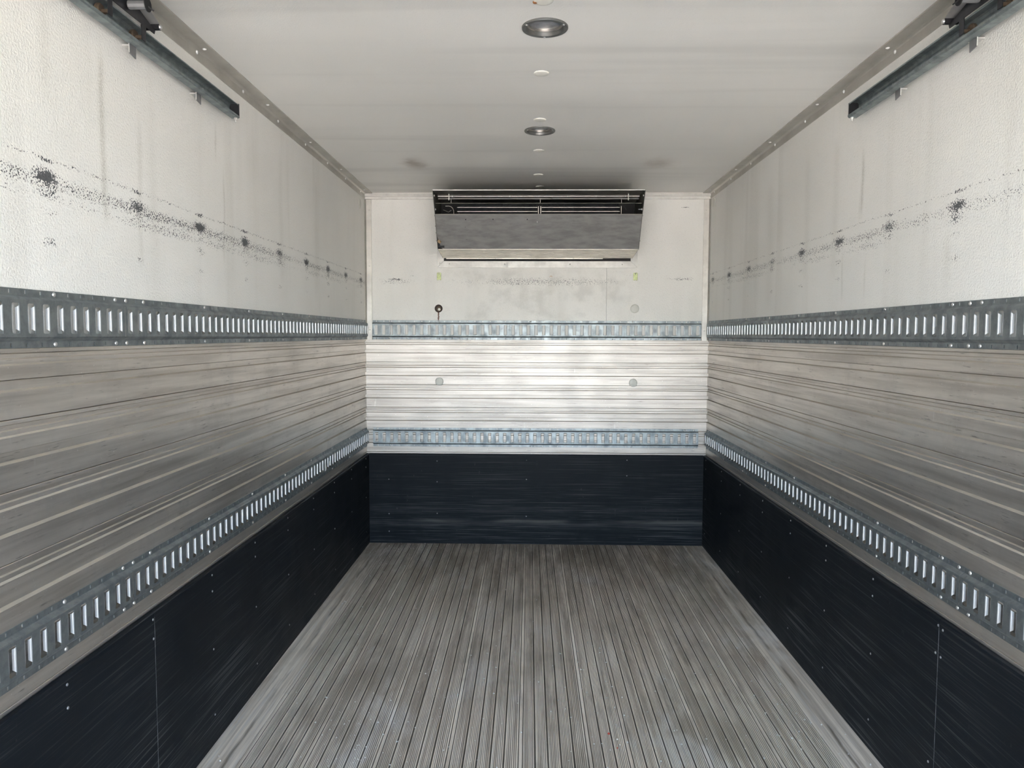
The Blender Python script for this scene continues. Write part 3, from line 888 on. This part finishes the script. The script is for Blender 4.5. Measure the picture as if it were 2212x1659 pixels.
cl_.path(pts, 0.0035, 8).obj('drain_heater_cable', MAT['fin'], cu)

# ================================================================== CEILING LAMPS AND PLUGS
for (lx, ly), lab in zip(LAMPS, ('round recessed ceiling lamp with steel ring, at the roll-up door edge',
                                 'round recessed ceiling lamp with steel ring, between the first lamp and the cooling unit')):
    t = thing('ceiling_lamp', lab, 'ceiling lamp', (lx, ly, H), 'round ceiling lamps')
    ax = (0, 0, -1)
    MB().lathe([(0.0705, -0.004), (0.0705, 0.0035), (0.0690, 0.0055), (0.0590, 0.0060), (0.0570, 0.0045), (0.0560, -0.006), (0.0545, -0.0075)], (lx, ly, H), ax, 64).obj('outer_ring', MAT['lamp'], t)
    MB().lathe([(0.0548, -0.006), (0.0525, -0.0055), (0.0505, -0.0075), (0.0500, -0.013)], (lx, ly, H), ax, 64).obj('inner_ring', MAT['silver'], t)
    MB().lathe([(0.0505, -0.0125), (0.045, -0.0112), (0.030, -0.0098), (0.012, -0.0090), (0.0, -0.0088)], (lx, ly, H), ax, 48).obj('lens', MAT['lens'], t, smooth=True)
    for a in (90, 210, 330):
        a = math.radians(a)
        place('screw', SCREW, (lx + 0.0635*math.cos(a), ly + 0.0635*math.sin(a), H - 0.0058), (0, 0, -1), t)

CAPP = [(0.0275, -0.002), (0.0275, 0.0014), (0.0262, 0.0030), (0.018, 0.0044), (0.0, 0.0048)]
def cap(name, label, cat, pos, axis, mat, group=None, r=1.0):
    b = MB().lathe([(q[0]*r, q[1]) for q in CAPP], pos, axis, 28)
    o = b.obj(name, mat, smooth=True)
    recenter(o, pos)
    return tag(o, label, cat, group)
for (x, y), lab in (((-0.0097, 2.1885), 'white ceiling plug with a rust-brown chip, between the roll-up door and the first lamp'),
                    ((-0.0062, 2.7799), 'white ceiling plug halfway between the two ceiling lamps'),
                    ((-0.0040, 3.3683), 'white ceiling plug close beside the inner ceiling lamp'),
                    ((-0.0011, 3.9210), 'white ceiling plug next after the inner lamp towards the cooling unit'),
                    ((0.0034, 4.5013), 'white ceiling plug just in front of the cooling unit'),
                    ((0.0160, 4.8324), 'shadowed ceiling plug in the gap above the cooling unit')):
    o = cap('ceiling_plug', lab, 'plug', (x, y, H + sag(x, y) - 0.0005), (0, 0, -1), MAT['capw'], 'white plugs along the ceiling')
    if y < 2.2:
        b = MB().lathe([(0.007, 0.0), (0.006, 0.0032), (0.0, 0.004)], (x - 0.0235, y + 0.006, H - 0.0002), (0, 0, -1), 9)
        b.obj('rust_chip', paint('rust_chip', (0.45, 0.20, 0.08), 0.8), o)

# ================================================================== FRONT WALL FITTINGS
for x, lab in ((-0.6444, 'small yellow zinc plate below the cooling unit, over the rusty bolt hole'),
               (0.6512, 'small yellow zinc plate below the cooling unit, over the white wall disc')):
    t = thing('zinc_plate', lab, 'metal plate', (x, D, 1.7915), 'zinc plates on the front wall')
    w, h = 0.0140, 0.0255
    MB().prism([(x - w + 0.004, 1.7915 - h), (x - 0.004, 1.7915 - h), (x - 0.003, 1.7915 - h + 0.005), (x + 0.003, 1.7915 - h + 0.005), (x + 0.004, 1.7915 - h), (x + w - 0.004, 1.7915 - h),
                (x + w, 1.7915 - h + 0.004), (x + w, 1.7915 + h - 0.005), (x + w - 0.005, 1.7915 + h), (x - w + 0.005, 1.7915 + h), (x - w, 1.7915 + h - 0.005), (x - w, 1.7915 - h + 0.004)], 1, D - 0.0035, D).obj('plate', MAT['zinc'], t, bevel=0.0008)
    place('screw', SCREW, (x, D - 0.0035, 1.7915 + h - 0.007), (0, -1, 0), t)
# rusty open bolt hole: cup with a washer and bolt
hx, hz = -0.6481, 1.5794
t = thing('bolt_socket', 'open rusty brown bolt hole with rust drip on the front wall', 'bolt hole', (hx, D, hz))
MB().lathe([(0.0262, 0.0), (0.0262, 0.0022), (0.0245, 0.0028), (0.0228, 0.0020), (0.0215, 0.0008), (0.0, 0.0008)], (hx, D, hz), (0, -1, 0), 32).obj('rusty_cup', MAT['rustcup'], t, smooth=False)
MB().lathe([(0.0150, 0.0006), (0.0150, 0.0034), (0.0135, 0.0040), (0.0120, 0.0034), (0.0105, 0.0010)], (hx + 0.003, D, hz - 0.003), (0, -1, 0), 24).obj('washer', MAT['copper'], t)
MB().lathe([(0.0088, 0.0), (0.0088, 0.0058), (0.0078, 0.0068), (0.0, 0.0070)], (hx + 0.004, D, hz - 0.0055), (0, -1, 0), 20).obj('bolt_end', MAT['capw'], t)
cap('wall_disc', 'round off-white plastic disc with grey smudge on the white front panel', 'plug', (0.6496, D, 1.5813), (0, -1, 0), MAT['cap'], None, 1.05)
cap('wall_disc', 'round grey disc on the aluminium planks, below the rusty bolt hole', 'plug', (-0.6448, D, 1.0942), (0, -1, 0), MAT['cap'], 'grey discs on the aluminium planks')
cap('wall_disc', 'round grey disc on the aluminium planks, below the off-white wall disc', 'plug', (0.6456, D, 1.0912), (0, -1, 0), MAT['cap'], 'grey discs on the aluminium planks')
cap('wall_plug', 'faint round plug high on the left-hand wall beside the front corner', 'plug', (L, 4.9024, 2.2414), (1, 0, 0), MAT['cap'], 'plugs high on the side walls', 1.2)
cap('wall_plug', 'faint round plug high on the right-hand wall beside the front corner', 'plug', (R, 4.9545, 2.2551), (-1, 0, 0), MAT['cap'], 'plugs high on the side walls', 1.2)

# ================================================================== DOOR TRACKS
def track(s, yend, dz, lab):
    W_ = L if s < 0 else R
    X = lambda d: W_ - s*d
    t = thing('door_track', lab, 'door track', (X(0.02), 1.2, 2.20 + dz), 'roll-up door tracks')
    zb, zt = 2.1745 + dz, 2.2260 + dz
    pr = [(0.0500, zb + 0.0085), (0.0500, zb + 0.003), (0.0470, zb), (0.022, zb), (0.0165, zb + 0.0045), (0.0150, zb + 0.012), (0.0150, zt - 0.010), (0.0175, zt - 0.003), (0.022, zt), (0.0440, zt), (0.0475, zt - 0.003), (0.0475, zt - 0.006)]
    o = extrude('channel', pr, lambda u, v, w: (X(w), u, v), -0.5, yend, MAT['track'], t)
    o.modifiers.new('sheet', 'SOLIDIFY').thickness = 0.002
    # dark end stop with its bolt
    b = MB().prism([(X(d), z) for d, z in ((0.016, zb + 0.004), (0.022, zb + 0.002), (0.050, zb + 0.002), (0.050, zt - 0.001), (0.020, zt - 0.001), (0.016, zt - 0.006))], 1, yend - 0.004, yend + 0.001)
    b.obj('end_stop', MAT['dark'], t)
    MB().tube((X(0.040), yend - 0.010, zb), (X(0.040), yend - 0.010, zb - 0.008), 0.006, 6).tube((X(0.040), yend - 0.010, zb - 0.008), (X(0.040), yend - 0.010, zb - 0.016), 0.003, 8).obj('stop_bolt', MAT['rivet'], t)
    for y in (2.112, 2.515, 1.7):
        place('screw', BOLT, (X(0.0165), y, 2.201 + dz), (-s, 0, 0), t)
    for y in (2.062, 2.468, 1.66):
        g = MB().prism([(y - 0.018, 2.150 + dz), (y + 0.014, 2.144 + dz), (y + 0.016, 2.176 + dz), (y - 0.008, 2.182 + dz), (y - 0.018, 2.176 + dz)], 0, *sorted((X(0.024), X(0.0265))))
        br = g.obj('track_bracket', MAT['tab'], t)
        MB().box(*sorted((X(0.0), X(0.026))), y - 0.008, y + 0.022, 2.172 + dz, 2.176 + dz).obj('bracket_foot', MAT['ltrim'], br)
        MB().path([(X(0.0255), y - 0.0195, 2.150 + dz), (X(0.0255), y - 0.0195, 2.174 + dz), (X(0.0255), y - 0.016, 2.181 + dz), (X(0.0255), y - 0.006, 2.184 + dz)], 0.0014, 6).obj('bracket_rim', MAT['ltrim'], br)
    return t
track(-1, 2.748, 0.0, 'blue-grey steel roll-up door track along the left-hand wall facing the cooling unit')
track(1, 2.782, 0.006, 'blue-grey steel roll-up door track along the right-hand wall facing the cooling unit')

# ================================================================== ROLL-UP DOOR (open, lying under the ceiling)
dr = thing('roll_up_door', 'open roll-up door lying flat under the ceiling on two tracks', 'door', (0, 0.8, 2.25))
PE = 1.935
for k in range(5):
    ya, yb = PE - 0.455*(k + 1) + 0.004, PE - 0.455*k
    p = MB().box(-1.055, 1.055, ya, yb, 2.252, 2.280).obj('door_panel', MAT['door'], dr, bevel=0.002)
def fixture(s):
    W_ = L if s < 0 else R
    X = lambda d: W_ - s*d
    dz = 0.0 if s < 0 else 0.003
    def bx(a, b): return sorted((X(a), X(b)))
    # tilted carrier plate rising from the cross flange to the door panel
    pl = MB()
    ya, yb = 2.128, 1.945
    za, zb = 2.2560 + dz, 2.2860 + dz
    pl.add([(X(0.030), ya, za), (X(0.066), ya, za), (X(0.092), yb, zb), (X(0.030), yb, zb),
            (X(0.030), ya, za + 0.003), (X(0.066), ya, za + 0.003), (X(0.092), yb, zb + 0.003), (X(0.030), yb, zb + 0.003)],
           [(0, 1, 2, 3), (4, 7, 6, 5), (0, 4, 5, 1), (1, 5, 6, 2), (2, 6, 7, 3), (3, 7, 4, 0)])
    cp = pl.obj('carrier_plate', MAT['unit'], dr)
    MB().prism([(2.126, 2.256 + dz), (2.126, 2.243 + dz), (2.130, 2.241 + dz), (2.138, 2.243 + dz), (2.138, 2.256 + dz)], 0, *bx(0.016, 0.0665)).obj('cross_flange', MAT['dark'], cp)
    place('bolt', BOLT, (X(0.066), 2.132, 2.250 + dz), (-s, 0, 0), cp)
    MB().prism([(1.70, 2.2300 + dz), (1.895, 2.2300 + dz), (1.895, 2.19 + dz), (1.915, 2.19 + dz), (1.915, 2.2300 + dz), (2.058, 2.2300 + dz), (2.058, 2.19 + dz), (2.078, 2.19 + dz), (2.082, 2.2300 + dz), (2.128, 2.2300 + dz), (2.132, 2.240 + dz), (2.05, 2.262 + dz), (1.70, 2.262 + dz)], 0, *bx(0.0515, 0.0535)).obj('hinge_side', MAT['dark'], cp)
    # ribbed spacer barrel between two washers
    bb = MB()
    bb.lathe([(0.0, 0.0), (0.0105, 0.0), (0.0115, 0.002), (0.0115, 0.046), (0.0105, 0.048), (0.0, 0.048)], (X(0.058), 1.985, 2.2480 + dz), (-s, 0, 0), 10)
    br = bb.obj('spacer_barrel', MAT['tab'], dr)
    MB().lathe([(0.0, 0.0), (0.018, 0.0), (0.018, 0.0025), (0.0, 0.0025)], (X(0.106), 1.985, 2.2480 + dz), (-s, 0, 0), 16).obj('end_washer', MAT['black'], br)
    MB().tube((X(0.108), 1.985, 2.2440 + dz), (X(0.118), 1.995, 2.2360 + dz), 0.002, 6).obj('split_pin', MAT['black'], br)
    for y in (2.068, 1.905):
        rl = MB().lathe([(0.0, 0.0), (0.016, 0.0), (0.0195, 0.003), (0.0195, 0.010), (0.016, 0.013), (0.0, 0.013)], (X(0.020), y, 2.199 + dz), (-s, 0, 0), 20).obj('roller', MAT['copper'], dr, smooth=False)
        MB().tube((X(0.033), y, 2.199 + dz), (X(0.0495), y, 2.199 + dz), 0.0055, 10).obj('roller_stem', MAT['copper'], rl)
fixture(-1); fixture(1)

# ================================================================== LOOSE BITS
rn = random.Random(11)
b = MB()
def octa(b, p, r):
    x, y, z = p
    k = [rn.uniform(0.7, 1.3) for _ in range(3)]
    b.add([(x + r*k[0], y, z), (x - r*k[0], y, z), (x, y + r*k[1], z), (x, y - r*k[1], z), (x, y, z + r*k[2]), (x, y, z - r*0.6)],
          [(0, 2, 4), (2, 1, 4), (1, 3, 4), (3, 0, 4), (2, 0, 5), (1, 2, 5), (3, 1, 5), (0, 3, 5)])
clusters = [(0.22, 2.65, 0.10, 0.5), (0.30, 3.0, 0.12, 0.6), (-0.62, 2.5, 0.1, 0.3), (-0.35, 2.9, 0.15, 0.4), (-0.95, 4.3, 0.06, 0.5), (-0.80, 4.9, 0.12, 0.12),
            (0.1, 4.9, 0.6, 0.1), (0.9, 2.6, 0.07, 0.3), (0.0, 2.6, 0.5, 0.3)]
for i in range(950):
    if rn.random() < 0.62:
        cx_, cy_, sx, sy = rn.choice(clusters); x, y = rn.gauss(cx_, sx), rn.gauss(cy_, sy)
    else:
        x, y = rn.uniform(-1.08, 1.08), rn.uniform(1.9, 5.0)
    if abs(x) > 1.10 or not (0.5 < y < D - 0.03): continue
    octa(b, (x, y, 0.0012), rn.choice((0.0014, 0.002, 0.0026, 0.0036)))
o = b.obj('floor_crumbs', MAT['crumb']); o['kind'] = 'stuff'
o['label'] = 'tiny white crumbs strewn over the ribbed floor'; o['category'] = 'crumbs'

def flake(name, label, cat, pos, mat, size, seed):
    q = random.Random(seed); n = 7
    top = [(pos[0] + size*q.uniform(0.6, 1.2)*math.cos(2*math.pi*i/n), pos[1] + size*1.5*q.uniform(0.6, 1.2)*math.sin(2*math.pi*i/n), pos[2] + q.uniform(0.0005, 0.003)) for i in range(n)]
    bot = [(x, y, z - 0.0012) for x, y, z in top]
    o = obj(name, top + bot, [tuple(range(n)), tuple(range(2*n - 1, n - 1, -1))] + [(i, n + i, n + (i + 1) % n, (i + 1) % n) for i in range(n)], mat)
    recenter(o, pos); return tag(o, label, cat)
flake('plastic_flake', 'tiny bright red plastic flake lying in the floor grooves', 'debris', (0.242, 2.604, 0.0006), MAT['red'], 0.0042, 2)
flake('plastic_flake', 'smaller faded red plastic speck near the red flake on the floor', 'debris', (0.262, 2.510, 0.0006), MAT['red'], 0.0024, 5)
# torn paper caught in the lower left rail
def scrap(label, y, z, h, seed):
    q = random.Random(seed); xs_ = L + 0.0153
    pts = [(y - 0.010, z - h), (y + 0.004, z - h*0.8), (y + 0.011, z - h*0.2), (y + 0.007, z + h*0.7), (y - 0.003, z + h), (y - 0.011, z + h*0.4)]
    v0 = [(xs_ + q.uniform(0, 0.003), a, c) for a, c in pts]; v1 = [(x + 0.001, a, c) for x, a, c in v0]
    n = len(pts)
    o = obj('paper_scrap', v0 + v1, [tuple(range(n)), tuple(range(2*n - 1, n - 1, -1))] + [(i, n + i, n + (i + 1) % n, (i + 1) % n) for i in range(n)], MAT['paper'])
    recenter(o, (xs_, y, z)); return tag(o, label, 'paper')
scrap('torn white paper scrap stuck in a slot of the lower left-hand rail', 3.955, 0.705, 0.020, 1)
scrap('smaller torn paper scrap beside the larger scrap in the rail', 4.035, 0.712, 0.013, 4)
